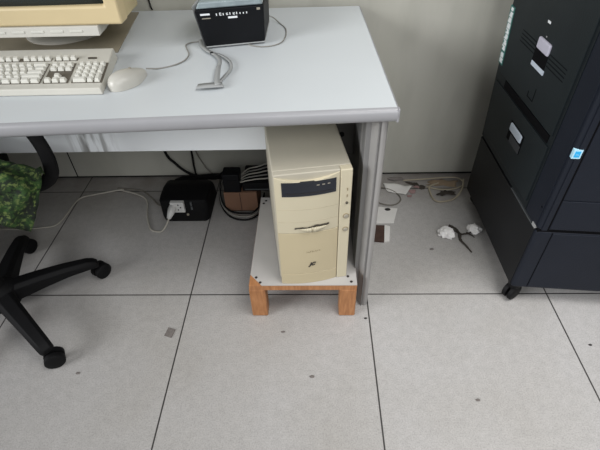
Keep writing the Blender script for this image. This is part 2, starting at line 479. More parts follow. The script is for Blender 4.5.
# bezel frame with opening
mb = MB()
O = [mb.bm.verts.new(p) for p in ring(w, z0, z1, .25)]
I = [mb.bm.verts.new(p) for p in ring(w - .034, z0 + .046, z1 - .04, .251)]
I2 = [mb.bm.verts.new(p) for p in ring(w - .038, z0 + .0475, z1 - .046, .262)]
OB = [mb.bm.verts.new(p) for p in ring(w, z0, z1, .30)]
IB = [mb.bm.verts.new(p) for p in ring(w - .038, z0 + .0475, z1 - .046, .30)]
for A, B in ((O, I), (I, I2), (I2, IB), (IB, OB), (OB, O)):
    for j in range(4): mb.bm.faces.new((A[j], A[(j + 1) % 4], B[(j + 1) % 4], B[j]))
mb.build('bezel', M['mon'], mon, bevel=.006, seg=3)
mb = MB().grid(12, 10, lambda a, b: m_(MX + (a - .5) * 2 * (w - .036), .260 + .012 * ((2 * a - 1) ** 2 + (2 * b - 1) ** 2) / 2, z0 + .047 + b * (z1 - z0 - .092)))
lab(mb.build('screen', M['screen'], mon, solid=.004), 'dark glass screen')
mb = MB()
R = [ring(w - .002, z0 + .002, z1 - .002, .298), ring(w - .002, z0 + .004, z1 - .004, .40), ring(w - .05, z0 + .02, z1 - .05, .47), ring(w - .10, z0 + .04, z1 - .12, .63)]
R = [[mb.bm.verts.new(p) for p in r] for r in R]
for A, B in zip(R, R[1:]):
    for j in range(4): mb.bm.faces.new((A[j], A[(j + 1) % 4], B[(j + 1) % 4], B[j]))
mb.bm.faces.new(R[0]); mb.bm.faces.new(R[-1])
mb.build('rear_housing', M['mon2'], mon, bevel=.006, seg=3)
strip = lab(MB().hexa([m_(-1.13, .243, .783), m_(-.738, .243, .783), m_(-.738, .40, .793), m_(-1.13, .40, .793),
                   m_(-1.13, .246, .8075), m_(-.738, .246, .8075), m_(-.738, .40, .8115), m_(-1.13, .40, .8115)]).build('control_strip', M['white'], mon, bevel=.002), 'ivory control strip below bezel')
for k in range(6):
    x = -1.075 + k * .052
    MB().box(x - MX, x + .034 - MX, .2426 - .42, .250 - .42, .793 - ZT, .799 - ZT).build('control_button', M['key'], mon, bevel=.0012)
MB().lathe([(.118, .0045), (.12, .010), (.110, .016), (.062, .022), (.058, .05), (.075, .075)], 36, (-.940 - MX, .466 - .42, 0)).build('swivel_base', M['white'], mon)

# ------------------------------------------------------------------ brown-grey board under the monitor
bd = [(-1.25, .289), (-.7245, .289), (-.768, .645), (-1.25, .645)]
tag(MB().prism(zz(bd, ZT + .0006), zz(bd, ZT + .0042)).build('desk_board', M['mat'], bevel=.001), 'thin brown grey board lying under the monitor', 'board')

# ------------------------------------------------------------------ keyboard (skewed a touch on the desk)
kbl = thing('keyboard', 'ivory full size keyboard in front of the monitor', 'keyboard', (-.901, .027, ZT + .0006))
KW, KD = .452, .222
def kmap(p):  # x 0..KW from the left end, y 0..KD, z up; slope toward the back
    x, y, z = p
    return Vector((x - KW + .227 - y * .16, y * .985 + x * 0, z + y * .058 * (1 if z > .004 else 0)))
MB().hexa([(0, 0, 0), (KW, 0, 0), (KW, KD, 0), (0, KD, 0), (.003, .003, .016), (KW - .003, .003, .016), (KW - .003, KD - .003, .018), (.003, KD - .003, .018)]).map(kmap).build('keyboard_case', M['kb'], kbl, bevel=.003, seg=3)
def well(x0, x1, y0, y1, name='key_well'):
    MB().box(x0, x1, y0, y1, .0155, .0175).map(kmap).build(name, M['keywell'], kbl)
well(.010, .297, .028, .132); well(.010, .297, .146, .168); well(.304, .366, .028, .132); well(.304, .366, .146, .168); well(.374, .449, .028, .132)  # dark well colour also paints the shade between keys and beside the numpad
proto = {}
def key(x, y, wd, dp=.0172):
    k = (round(wd, 4), dp)
    if k not in proto:
        hw, hd = wd / 2 - .0014, dp / 2 - .0006
        # key shape in local coordinates, including the keyboard's skew and slope
        pts = [(-hw, -hd, 0), (hw, -hd, 0), (hw, hd, 0), (-hw, hd, 0), (-hw + .0025, -hd + .002, .0085), (hw - .0025, -hd + .002, .0085), (hw - .0025, hd - .004, .0095), (-hw + .0025, hd - .004, .0095)]
        mb = MB().hexa(pts).map(lambda p: Vector((p.x - p.y * .16, p.y * .985, p.z + p.y * .058)))
        proto[k] = mb.build('key', M['key'], kbl, bevel=.0012, seg=2, loc=(0, 0, 0)); o = proto[k]
    else:
        o = proto[k].copy(); C.objects.link(o); o.parent = kbl
    o.location = kmap((x, y, .0172))
P_ = .019
rows = [(.037, [1.25, 1.25, 1.25, 6.25, 1.25, 1.25, 1.25, 1.25]), (.0575, [2.25] + [1] * 10 + [2.75]), (.0775, [1.75] + [1] * 11 + [2.25]), (.0975, [1.5] + [1] * 12 + [1.5]), (.1185, [1] * 13 + [2])]
for y, ws in rows:
    x = .0115
    for u in ws: key(x + u * P_ / 2, y, u * P_); x += u * P_
for s0 in (.0115, .0495, .135, .2205): # function row
    for j in range(1 if s0 < .02 else 4): key(s0 + P_ * (j + .5), .157, P_)
for j in range(3):
    key(.3065 + P_ * (j + .5), .157, P_); key(.3065 + P_ * (j + .5), .1185, P_); key(.3065 + P_ * (j + .5), .0975, P_); key(.3065 + P_ * (j + .5), .037, P_)
key(.3065 + P_ * 1.5, .0575, P_)
for j in range(3):
    for y in (.0575, .0775, .0975, .1185): key(.3765 + .0175 * (j + .5), y, .0175)
key(.3765 + .0175, .037, .035); key(.3765 + .0175 * 2.5, .037, .0175)
key(.3765 + .0175 * 3.5, .047, .0165, .037); key(.3765 + .0175 * 3.5, .0875, .0165, .037); key(.3765 + .0175 * 3.5, .1185, .0165)
MB().box(.392, .414, .155, .160, .017, .0205).map(kmap).build('indicator_window', M['slot_dark'], kbl)

# ------------------------------------------------------------------ mouse and its cord
ms = thing('computer_mouse', 'ivory computer mouse lying beside the keyboard', 'mouse', (-.632, .095, ZT), math.radians(-28))
mb = MB()
def mouse_f(a, b):
    th = 2 * pi * a; t = b
    y = .060; wx = .034
    c, s_ = math.cos(th), math.sin(th)
    r = math.sin(t * pi / 2)
    tap = 1 - .45 * (s_ * r) if s_ > 0 else 1 - .05 * s_ * r
    return (wx * c * r * tap, y * s_ * r, .033 * math.cos(t * pi / 2) ** .7 * (1 - .30 * s_ * r) + .0005)
mb.grid(28, 10, mouse_f); bmesh.ops.remove_doubles(mb.bm, verts=mb.bm.verts, dist=1e-5)
mb.build('shell', M['mouse'], ms, sub=1)
MB().box(-.0005, .0005, .020, .036, .014, .0215).build('button_seam', M['slot_dark'], ms)
MB().lathe([(.004, 0), (.004, .0048), (.002, .0055)], 12, (0, .012, .0275)).build('logo_spot', M['grey'], ms)
zc = ZT + .002
cord = spline([(-.606, .158, ZT + .008), (-.575, .172, zc), (-.54, .192, zc), (-.520, .222, zc), (-.517, .262, zc), (-.532, .306, zc), (-.540, .333, zc), (-.528, .352, zc), (-.503, .362, zc), (-.49, .40, zc), (-.50, .56, zc)])
tag(MB().tube(cord, .0018, 6).build('mouse_cord', M['cordg']), 'thin grey mouse cord curving across the white desk', 'cord')

# ------------------------------------------------------------------ black device on the desk
bx = thing('black_desk_device', 'small black box with clear smoky lid on the white desk', 'device', (-.40, .40, ZT))
def B_(x, y, z): return (x + .40, y - .40, z - ZT)
def bq(x0b, x1b, x0t, x1t, y0, y1, za, zb): 
    k = .034
    return [B_(x0b, y0, za), B_(x1b, y0 + k, za), B_(x1b, y1 + k, za), B_(x0b, y1, za), B_(x0t, y0, zb), B_(x1t, y0 + k, zb), B_(x1t, y1 + k, zb), B_(x0t, y1, zb)]
MB().hexa(bq(-.474, -.310, -.474, -.310, .3005, .48, .724, .7285)).build('base_tray', M['boxgrey'], bx, bevel=.002)
MB().hexa(bq(-.474, -.311, -.490, -.307, .3, .48, .728, .824)).build('housing', M['blk'], bx, bevel=.003)
MB().hexa(bq(-.4790, -.4735, -.4965, -.4892, .302, .48, .725, .832)).build('side_cheek', M['boxgrey'], bx, bevel=.001)
for x in (-.46, -.33):
    for y in (.375, .47): MB().lathe([(.008, 0), (.008, .005)], 12, B_(x, y, ZT)).build('foot', M['blk2'], bx)
MB().hexa(bq(-.488, -.309, -.478, -.316, .303, .47, .824, .842)).build('lid', M['lid'], bx, bevel=.005, seg=3)
fx = lambda u, z: B_(-.4745 - .0155 * (z - .728) / .101 + u * (.163 + .019 * (z - .728) / .101), .2993 + .034 * u, z)
def onbox(u0, u1, za, zb, name, m):
    p = [fx(u0, za), fx(u1, za), fx(u1, zb), fx(u0, zb)]
    MB().prism([(q[0], q[1] + .002, q[2]) for q in p], p).build(name, m, bx)
onbox(.06, .20, .8095, .8140, 'white_marking', M['tag']); onbox(.07, .20, .8005, .8028, 'white_marking', M['grey'])
onbox(.46, .60, .7975, .8025, 'white_marking', M['tag']); onbox(.90, .95, .8135, .8195, 'white_marking', M['grey'])
lt = MB()
for i, (h, g_) in enumerate(((.006, 0), (.0075, 1), (.0055, 0), (.006, 1), (.0065, 0), (.0055, 1), (.006, 0), (.0045, 0), (.004, 0), (.005, 0))):
    u = .29 + i * .050; zb = .8065
    for (a, c, d, e) in (((0, .014, 0, h),) if not g_ else ((0, .012, 0, h), (.012, .030, 0, .0016), (.020, .028, h * .5, h))):
        p = [fx(u + a, zb + d), fx(u + c, zb + d), fx(u + c, zb + e), fx(u + a, zb + e)]
        lt.prism([(q[0], q[1] + .002, q[2]) for q in p], p)
lt.build('white_lettering', M['tag'], bx)

# grey flat strap from under the black device, ending in a folded flat tab
st = thing('grey_strap', 'flat grey cable strap hanging from the black box across the desk', 'strap', (-.43, .19, ZT))
def ribbon(pts, w_, name, m, thick=.0025, o=(-.43, .19, ZT)):
    P = spline(pts, 6); mb = MB(); A = []; B = []
    for i, p in enumerate(P):
        t = (P[min(i + 1, len(P) - 1)] - P[max(i - 1, 0)]); t.z = 0; t.normalize(); n = Vector((-t.y, t.x, 0))
        ww = w_ if not isinstance(w_, (list, tuple)) else w_[0] + (w_[1] - w_[0]) * i / (len(P) - 1)
        A.append(p - n * ww / 2 - Vector(o)); B.append(p + n * ww / 2 - Vector(o))
    for i in range(len(P) - 1): mb.poly([A[i], A[i + 1], B[i + 1], B[i]])
    bmesh.ops.remove_doubles(mb.bm, verts=mb.bm.verts, dist=1e-6)
    return mb.build(name, m, st, solid=thick)
z_ = ZT + .001
ribbon([(-.505, .372, z_), (-.492, .325, z_ + .002), (-.468, .278, z_ + .004), (-.440, .245, z_ + .004), (-.420, .200, z_ + .006), (-.417, .155, z_ + .006)], (.012, .010), 'strap_upper', M['boxgrey'])
ribbon([(-.455, .262, z_ + .003), (-.425, .242, z_ + .004), (-.395, .20, z_ + .004), (-.385, .155, z_ + .003), (-.395, .105, z_ + .003), (-.402, .075, z_ + .003)], (.006, .009), 'strap_loop', M['boxgrey'])
ribbon([(-.417, .16, z_ + .007), (-.413, .12, z_ + .009), (-.408, .075, z_ + .009), (-.402, .052, z_ + .007)], (.012, .015), 'strap_lower', M['boxgrey'])
ribbon([(-.392, .060, z_ + .003), (-.412, .052, z_ + .006), (-.430, .050, z_ + .006), (-.452, .050, z_ + .004)], (.026, .024), 'strap_tab', M['boxgrey'])
MB().lathe([(.005, 0), (.005, .004)], 10, (-.452 + .43, .258 - .19, .004)).build('strap_clip', M['blk2'], st)
cc = spline([(-.318, .522, ZT + .02), (-.30, .528, ZT + .012), (-.278, .503, zc), (-.258, .455, zc), (-.254, .40, zc), (-.262, .345, zc), (-.285, .316, zc), (-.320, .308, zc), (-.352, .322, zc), (-.37, .345, zc)])
tag(MB().tube(cc, .0018, 6).build('device_cord', M['cordg']), 'thin grey cord looping beside the black box', 'cord')
tag(MB().tube(spline([(-.7365, .6795, 1.05), (-.738, .679, .85), (-.7365, .679, .76), (-.733, .676, .728), (-.728, .671, .7235)]), .0028, 6).build('wall_cord', M['blk2']), 'black cord hanging on the wall behind the monitor', 'cord')

# ------------------------------------------------------------------ copier
cp = thing('office_copier', 'tall charcoal office copier on castors beside the wall', 'copier', (.75, .25, 0))
co = Vector((.75, .25, 0))
cA, cB, cD, cE = Vector((.453, -.03, 0)), Vector((.447, .492, 0)), Vector((1.10, -.088, 0)), Vector((1.10, .50, 0))
tL = (cB - cA).normalized(); nL = Vector((-tL.y, tL.x, 0)) ; nL = nL if nL.x < 0 else -nL
tF = (cD - cA).normalized(); nF = Vector((tF.y, -tF.x, 0)); nF = nF if nF.y < 0 else -nF
def onL(s, z, o=0): return cA + tL * s + nL * o + Vector((0, 0, z)) - co
def onF(s, z, o=0): return cA + tF * s + nF * o + Vector((0, 0, z)) - co
def body(z0, z1, name, m, inset=0, bevel=.012, grow=0):
    c = (cA + cB + cD + cE) / 4
    pts = [cA, cD, cE, cB]
    pts = [p + (c - p).normalized() * inset for p in pts]
    tops = [p + Vector((0, grow if p.y > .2 else 0, 0)) for p in pts]
    return MB().prism([p + Vector((0, 0, z0)) - co for p in pts], [p + Vector((0, 0, z1)) - co for p in tops]).build(name, m, cp, bevel=bevel, seg=4)
def patch(fn, s0, s1, z0, z1, name, m, out=.001, back=.006, parent=None, bevel=0, lean=0):
    q = [(s0, z0), (s1, z0), (s1 + lean, z1), (s0, z1)]
    return MB().prism([fn(s, z, -back) for s, z in q], [fn(s, z, out) for s, z in q]).build(name, m, parent or cp, bevel=bevel)
body(.070, .316, 'paper_cabinet', M['cop2'], bevel=.010)
body(.319, 1.06, 'copier_body', M['cop2'], bevel=.010, grow=.078)
body(.30, .33, 'joint', M['cline'], .004, .002)
# side skins (left face is a little greener / duller than the front)
patch(onL, .012, .515, .074, .313, 'cabinet_side', M['coplow'], .002, bevel=.001)
side = patch(onL, .088, .515, .322, 1.05, 'body_side', M['cop'], .002, bevel=.001, lean=.075)
patch(onL, .012, .083, .322, 1.05, 'corner_post', M['cop2'], .002, bevel=.001)
# upper cover, middle cover
up_ = patch(onL, .100, .525, .562, 1.03, 'upper_cover', M['cop3'], .006, bevel=.002, lean=.05)
lo_ = patch(onL, .098, .502, .345, .530, 'lower_cover', M['cop3'], .006, bevel=.002, lean=.02)
lab(patch(onL, .112, .452, .534, .557, 'finger_slot', M['cline'], .004), 'long black finger slot')
# louvres each side of the upper grip
for k in range(4):
    z = .690 + k * .010
    patch(onL, .142, .242, z, z + .0022, 'vent_slat', M['vent'], .0068, parent=up_)
    patch(onL, .324, .43, z, z + .0022, 'vent_slat', M['vent'], .0068, parent=up_)
g1 = patch(onL, .246, .326, .674, .720, 'grip_recess', M['cline'], .0070, parent=up_)
lab(patch(onL, .246, .319, .712, .743, 'grip_plate', M['grip'], .012, bevel=.005, parent=up_), 'pale lilac grip plate')
lab(patch(onL, .241, .322, .664, .676, 'label_strip', M['grip2'], .009, bevel=.001, parent=up_), 'pale blue label strip')
lab(patch(onL, .291, .308, .781, .787, 'small_white_mark', M['tag'], .0066, parent=up_), 'small white printed mark')
patch(onL, .286, .291, .749, .752, 'key_dot', M['scuff'], .0068, parent=up_)
# clip outline below
for a in ((.248, .251, .584, .622), (.251, .285, .584, .5865), (.285, .288, .584, .60)): patch(onL, *a, 'clip_outline', M['cline'], .0066, parent=up_)
patch(onL, .222, .326, .424, .486, 'lower_grip_recess', M['cline'], .0066, parent=lo_)
patch(onL, .226, .304, .424, .450, 'lower_grip_floor', M['scuff3'], .0072, parent=lo_)
lab(patch(onL, .232, .320, .456, .482, 'lower_grip_plate', M['grip2'], .011, bevel=.005, parent=lo_), 'pale grey grip plate')
MB().lathe([(.004, 0), (.004, .003)], 12, onL(.020, .388, 0)).build('screw', M['cline'], cp)
# vertical teal sticker with white characters
def onS(a, z, o): return onL(.499 + (z - .585) * .125 + a * .037, z, o)
def spatch(a0, a1, z0_, z1_, o0, o1, mb):
    q = [(a0, z0_), (a1, z0_), (a1, z1_), (a0, z1_)]
    mb.prism([onS(a, z, o0) for a, z in q], [onS(a, z, o1) for a, z in q])
mb = MB(); spatch(.08, .98, .584, .754, -.004, .0072, mb)
stk = lab(mb.build('text_sticker', M['teal'], cp), 'teal vertical sticker with white characters')
random.seed(12)
lt = MB(); z = .737
spatch(.30, .75, .741, .750, .006, .0078, lt)
for i in range(9):
    if i == 7: z -= .005
    h = .0135
    for k in range(3):
        a = .18 + random.random() * .12
        spatch(a, a + .50 + random.random() * .2, z - h + k * .005, z - h + k * .005 + .0040, .006, .0078, lt)
    a = .36 + random.random() * .2; spatch(a, a + .16, z - h, z, .006, .0079, lt)
    z -= .0162
lt.build('white_characters', M['tag'], stk)
# front face
patch(onF, .010, .0245, .322, 1.05, 'front_frame', M['cop2'], .003, bevel=.001)
patch(onF, .0295, .62, .432, .72, 'paper_drawer', M['cop2'], .003, bevel=.002)
patch(onF, .0295, .62, .327, .428, 'paper_drawer', M['cop2'], .003, bevel=.002)
patch(onF, .0295, .62, .725, 1.05, 'front_cover', M['cop2'], .003, bevel=.002)
patch(onF, .0245, .0295, .325, 1.05, 'frame_groove', M['cline'], .0012)
patch(onF, .046, .62, .082, .309, 'cabinet_door', M['cop2'], .002, bevel=.002)
patch(onF, .0435, .046, .082, .311, 'door_groove', M['cline'], .0006)
es = patch(onF, -.0005, .0195, .563, .588, 'blue_sticker', M['skyw'], .0045)
patch(onF, .003, .016, .567, .584, 'blue_sticker_field', M['sky'], .0050, parent=es)
patch(onF, .006, .013, .574, .575, 'sticker_stroke', M['skyw'], .0053, parent=es)
lab(patch(onL, .012, .030, .317, .328, 'scuffed_corner', M['scuff'], .0035), 'pale scuff at the seam corner')
patch(onL, .02, .20, .3145, .3172, 'seam_highlight', M['scuff2'], .003)
# scanner lid on top
MB().prism([onF(-.0, 1.06, .01), onF(.64, 1.06, .01), cE + Vector((0, -.02, 1.06)) - co, cB + Vector((0, -.02, 1.06)) - co],
           [onF(.01, 1.13, .0), onF(.63, 1.13, .0), cE + Vector((-.01, -.03, 1.13)) - co, cB + Vector((.01, -.03, 1.13)) - co]).build('scanner_lid', M['cop2'], cp, bevel=.01)
def castor(p, ang, name, m, parent, R_=.026, origin=(0, 0, 0), th=.018):
    ca, sa = math.cos(ang), math.sin(ang)
    def rot(q): return Vector((p[0] + q.x * ca - q.y * sa, p[1] + q.x * sa + q.y * ca, p[2] + q.z))
    c_ = MB()
    for s_ in (-1, 1):
        c_.lathe([(R_ * .55, s_ * .003), (R_, s_ * .004), (R_, s_ * th * .85), (R_ * .85, s_ * th), (R_ * .3, s_ * th * 1.05)], 20, (0, 0, R_), ax='y')
    c_.map(rot)
    return c_.build(name, m, parent)
for q, a in (((.474, -.008, 0), .6), ((.500, .47, 0), .2), ((1.07, -.05, 0), .3), ((1.07, .49, 0), .3)):
    cst = castor(Vector(q) - co, a, 'castor', M['blk2'], cp, .029)
    MB().lathe([(.008, .035), (.02, .060), (.02, .074)], 14, (q[0] - co.x, q[1] - co.y, 0)).build('castor_stem', M['blk2'], cst)

# ------------------------------------------------------------------ office chair (facing the copier side, tucked at the left)
hc = Vector((-1.185, -.072, 0)); fd = Vector((.82, -.57, 0)).normalized(); ld = Vector((-fd.y, fd.x, 0))
ch = thing('office_chair', 'black office chair with crumpled green leaf print seat cover', 'chair', hc)
def ck(f, l, z): return fd * f + ld * l + Vector((0, 0, z))
MB().lathe([(.02, .045), (.052, .06), (.056, .125), (.034, .14), (.03, .17)], 24).build('base_hub', M['blk2'], ch)
MB().lathe([(.026, .15), (.026, .33), (.018, .33), (.018, .39)], 20).build('gas_column', M['blk2'], ch)
for k in range(5):
    a = math.radians(-39.4 + 72 * k); dr = Vector((math.cos(a), math.sin(a), 0)); nr = Vector((-dr.y, dr.x, 0))
    mb = MB(); rings = []
    for r, w_, zt_, zb_ in ((.035, .030, .128, .066), (.12, .027, .122, .072), (.20, .024, .112, .074), (.27, .022, .098, .068), (.290, .021, .088, .064), (.300, .017, .078, .062)):
        rings.append([mb.bm.verts.new(dr * r + nr * (s_ * w_ * q_) + Vector((0, 0, z__))) for s_, q_, z__ in ((-1, 1, zb_), (1, 1, zb_), (1, 1, zt_ - .012), (.6 * 1, 1, zt_), (-.6, 1, zt_), (-1, 1, zt_ - .012))])
    for A, B in zip(rings, rings[1:]):
        for j in range(6): mb.bm.faces.new((A[j], A[(j + 1) % 6], B[(j + 1) % 6], B[j]))
    mb.bm.faces.new(rings[0]); mb.bm.faces.new(rings[-1])
    lg = mb.build('leg', M['blk2'], ch, bevel=.004, seg=2)
    cs = castor(dr * .298 + nr * .004, a + (1.2, .5, 2.6, .4, 1.0)[k], 'castor', M['blk2'], lg, .029, th=.021)
# mechanism, seat shell and cushion
MB().box(-.09, .09, -.07, .07, .37, .40).build('seat_mechanism', M['blk2'], ch, bevel=.01)
mb = MB()
def seat_f(sc, zb, zt_):
    out = []
    for i in range(32):
        a = 2 * pi * i / 32; c_, s_ = math.cos(a), math.sin(a)
        e = .45
        f = math.copysign(abs(c_) ** e, c_) * .215 * sc - .085; l = math.copysign(abs(s_) ** e, s_) * (.200 + .10 * max(0, f + .05)) * sc
        out.append((f, l))
    return out
so = seat_f(1, 0, 0); si = seat_f(.86, 0, 0)
rg = [[ck(f, l, .395) for f, l in si], [ck(f, l, .415) for f, l in so], [ck(f, l, .462) for f, l in so], [ck(f, l, .480) for f, l in seat_f(.93, 0, 0)]]
vr = [[mb.bm.verts.new(p) for p in r] for r in rg]
for A, B in zip(vr, vr[1:]):
    for j in range(32): mb.bm.faces.new((A[j], A[(j + 1) % 32], B[(j + 1) % 32], B[j]))
mb.bm.faces.new(vr[0]); mb.bm.faces.new(vr[-1])
mb.build('seat', M['blk2'], ch)
# cloth over the seat, gathered to a point under the front
def cloth_f(a, b):
    t = b; k = (a - .5) * 2; edge = min(a, 1 - a)
    if t < .62:
        f = -.27 + (t / .62) * .425
        half = max(.188, .245 - .30 * (.155 - f))
        l = k * half; z = .510 - .030 * (max(0, .06 - edge) / .06) ** 2
    else:
        q = (t - .62) / .38
        ak = abs(k)
        lb = .02 + .11 * ak ** 1.5 if ak > .3 else ak * .125
        zb = .445 - .02 * ak - .062 * max(0, (ak - .62) / .38)
        l = math.copysign((ak * .245) * (1 - q) + lb * q, k); z = .510 * (1 - q) + zb * q
        f = .155 + .022 * math.sin(q * pi * .75)
    p = Vector((f * 6, l * 6, z * 6))
    wr = noise.noise(p * 1.6) * .008 + noise.noise(p * 4.1) * .008 + noise.noise(p * 9) * .005
    # a thick fold running back from the front corner
    wr += .016 * math.exp(-((l - .10 - .30 * (f + .05)) / .022) ** 2) * (1 if t < .62 else 1 - (t - .62) / .38)
    if t > .60:
        q = (t - .60) / .40
        wr += .012 * q * math.sin(a * 30 + q * 2) + .010 * q * noise.noise(Vector((l * 30, z * 12, 3)))
        f += wr * 1.2; z += wr * .4
    else: z += wr + .003
    return ck(f, l, z)
lab(MB().grid(56, 56, cloth_f).build('seat_cover', M['camo'], ch, solid=.003), 'crumpled green leaf print cloth')
# loop armrests, backrest
for s_ in (1, -1):
    l = .275 * s_
    loop = spline([ck(-.02, l * .6, .385), ck(.02, l * .82, .388), ck(.045, l * .96, .395), ck(.100, l, .445), ck(.130, l, .510), ck(.120, l, .565), ck(.080, l, .608), ck(.03, l, .630), ck(-.14, l, .634), ck(-.235, l, .60), ck(-.27, l, .53), ck(-.265, l, .46), ck(-.20, l * .95, .40), ck(-.06, l * .7, .385)], 6)
    arm = MB().tube(loop, .0165, 10, flat=1.25).build('armrest', M['blk2'], ch)
    MB().lathe([(.006, 0), (.006, .004)], 10, ck(.128, l, .51)).build('bolt', M['grey'], arm)
MB().tube(spline([ck(-.12, 0, .385), ck(-.30, 0, .39), ck(-.375, 0, .45), ck(-.385, 0, .60)]), .022, 8).build('back_bar', M['blk2'], ch)
bk = MB()
bk.grid(14, 12, lambda a, b: ck(-.36 + .05 * (2 * a - 1) ** 2 - .02 * b, (a - .5) * .40 * (1 - .12 * b ** 3), .505 + .155 * b))
bk.build('backrest', M['blk2'], ch, solid=.045, bevel=.01)

# ------------------------------------------------------------------ stuff under the desk
up = thing('power_unit', 'rounded black power unit with white socket on the floor', 'power unit', (-.685, .46, 0))
ux, uy = -.685, .46
def U(x, y, z): return (x - ux, y - uy, z)
prof = [(.372, .004), (.366, .03), (.372, .112), (.40, .120), (.46, .122), (.51, .112), (.535, .085), (.556, .004)]
mb = MB(); secs = []
for x, sc in ((-.784, .80), (-.779, .94), (-.766, 1), (-.612, 1), (-.600, .94), (-.592, .80)):
    secs.append([mb.bm.verts.new(U(x, .46 + (y - .46) * sc, .07 + (z - .07) * sc)) for y, z in prof])
for A, B in zip(secs, secs[1:]):
    for j in range(8): mb.bm.faces.new((A[j], A[(j + 1) % 8], B[(j + 1) % 8], B[j]))
mb.bm.faces.new(secs[0]); mb.bm.faces.new(secs[-1])
mb.build('housing', M['blk2'], up, bevel=.006, seg=3)
MB().box(-.77 - ux, -.60 - ux, .41 - uy, .53 - uy, 0, .012).build('underside', M['blk2'], up)
sk = lab(MB().box(-.736 - ux, -.682 - ux, .360 - uy, .378 - uy, .062, .112).build('socket_plate', M['socket'], up, bevel=.003), 'white socket plate')
for a, z in ((-.706, .098), (-.698, .086), (-.709, .074)): MB().box(a - ux, a + .004 - ux, .3588 - uy, .364 - uy, z, z + .006).build('socket_hole', M['ink'], sk)
for z in (.072, .092): MB().box(-.658 - ux, -.652 - ux, .3655 - uy, .376 - uy, z, z + .016).build('rocker_switch', M['scuff2'], up)
MB().lathe([(.005, .364 - uy), (.005, .372 - uy)], 12, (-.676 - ux, 0, .048), ax='y').build('pilot_lamp', M['grey'], up)

pc = thing('power_lead', 'off white power lead plugged in the black power unit', 'power lead', (-.725, .345, 0))
def shift(l, o): return [tuple(Vector(p) - Vector(o)) for p in l]
po = (-.725, .345, 0)
plug = MB().tube(shift([(-.728, .366, .088), (-.729, .350, .086), (-.733, .335, .078), (-.741, .328, .062)], po), [.015, .016, .013, .008], 10).build('plug', M['socket'], pc)
fl = .0042
run = spline([(-.739, .329, .064), (-.755, .318, .035), (-.775, .312, .010), (-.800, .314, fl), (-.828, .330, fl), (-.853, .38, fl), (-.872, .44, fl), (-.885, .49, fl), (-.905, .525, fl), (-.945, .553, fl), (-1.0, .575, fl), (-1.03, .583, fl)])
MB().tube(shift(run, po), .0035, 7).build('flex', M['wflex'], pc)
run = spline([(-1.02, .592, .0035), (-1.08, .575, .0035), (-1.14, .556, .0035), (-1.19, .535, .0035), (-1.205, .49, .0035), (-1.21, .42, .0035), (-1.225, .36, .0035), (-1.27, .345, .0035), (-1.36, .335, .0035), (-1.5, .34, .0035)])
tag(MB().tube(run, .003, 6).build('pale_flex', M['wflex']), 'thin pale cord lying along the floor behind the chair', 'cord')
run = spline([(-1.05, .60, .004), (-1.01, .592, .005), (-.96, .585, .004), (-.92, .57, .004), (-.87, .52, .004), (-.835, .48, .004), (-.80, .47, .004)])
tag(MB().tube(run, .0038, 6).build('dusty_cord', M['dflex']), 'dusty grey cord on the floor left of the black power unit', 'cord')

cb = thing('brown_box', 'small brown wooden box under the desk between power unit and stand', 'box', (-.470, .495, 0))
MB().box(-.068, .066, -.06, .06, .006, .10).build('box_body', M['card'], cb, bevel=.002)
MB().box(-.004, -.001, -.061, -.059, .006, .10).build('seam', M['cardd'], cb)
MB().box(-.068, .066, -.055, .06, .0, .007).build('base', M['blk2'], cb)
dv = thing('black_slab_device', 'flat black device lying on top of the small brown box', 'device', (-.45, .50, .0995))
MB().box(-.010, .115, -.055, .075, .0, .038).build('housing', M['blk2'], dv, bevel=.004)
MB().box(.0, .10, -.0565, -.053, .008, .012).build('front_slot', M['scuff2'], dv)
ad = thing('power_adapter', 'black block adapter standing on end against the cables under the desk', 'adapter', (-.500, .455, .0995))
MB().box(-.034, .034, -.018, .040, .0, .086).build('housing', M['blk'], ad, bevel=.005, seg=3)
MB().box(-.02, .024, -.0188, -.012, .030, .060).build('rating_plate', M['blk2'], ad)
for i in range(5):
    z = .143 + i * .0030; y = .458 + i * .016
    run = spline([(-.466, .452 + i * .009, z - .004), (-.44, y, z), (-.40, y + .008, z + .001 + .001 * i), (-.36, y + .012 + .003 * i, z + .002 + .002 * i), (-.335, y + .03, z + .002)])
    tag(MB().tube(run, .0028, 6).build('grey_lead', M['cordg'] if i % 2 else M['wflex']), 'pale lead fanning from the black adapter toward the tower', 'cord', 'pale leads fanning from the adapter')
for i, (dz, m_2, t_) in enumerate(((0, 'blk2', 'black cable looped lowest on the floor before the small brown box'), (.01, 'cordg', 'grey cable looped on the floor before the small brown box'), (.018, 'blk2', 'black cable looped uppermost before the small brown box'))):
    k = i * .012
    run = spline([(-.555, .56, .10), (-.565, .48 + k, .055 + dz), (-.550, .435 + k * .5, .018 + dz), (-.51, .394 + k * 1.0, .005 + dz * .6), (-.46, .378 + k * 1.2, .005 + dz * .6), (-.42, .388 + k * .6, .008 + dz), (-.392, .43 + k, .012 + dz), (-.385, .52, .03)])
    tag(MB().tube(run, .0036, 7).build('looped_cable', M[m_2]), t_, 'cable')
run = spline([(-.83, .655, .42), (-.815, .65, .17), (-.775, .642, .10), (-.735, .632, .066), (-.69, .62, .052), (-.63, .61, .05), (-.58, .585, .08), (-.55, .57, .11)])
tag(MB().tube(run, .006, 8).build('hanging_cable', M['blk2']), 'thick black cable sagging from the desk behind the power unit', 'cable')
run = spline([(-.70, .655, .42), (-.698, .65, .17), (-.700, .645, .08), (-.69, .635, .04), (-.64, .63, .03), (-.60, .60, .05)])
tag(MB().tube(run, .0045, 8).build('hanging_cable', M['blk2']), 'black cable hanging straight down behind the power unit', 'cable')
run = spline([(-.71, .66, .40), (-.685, .66, .17), (-.655, .655, .08), (-.63, .645, .05), (-.60, .63, .04)])
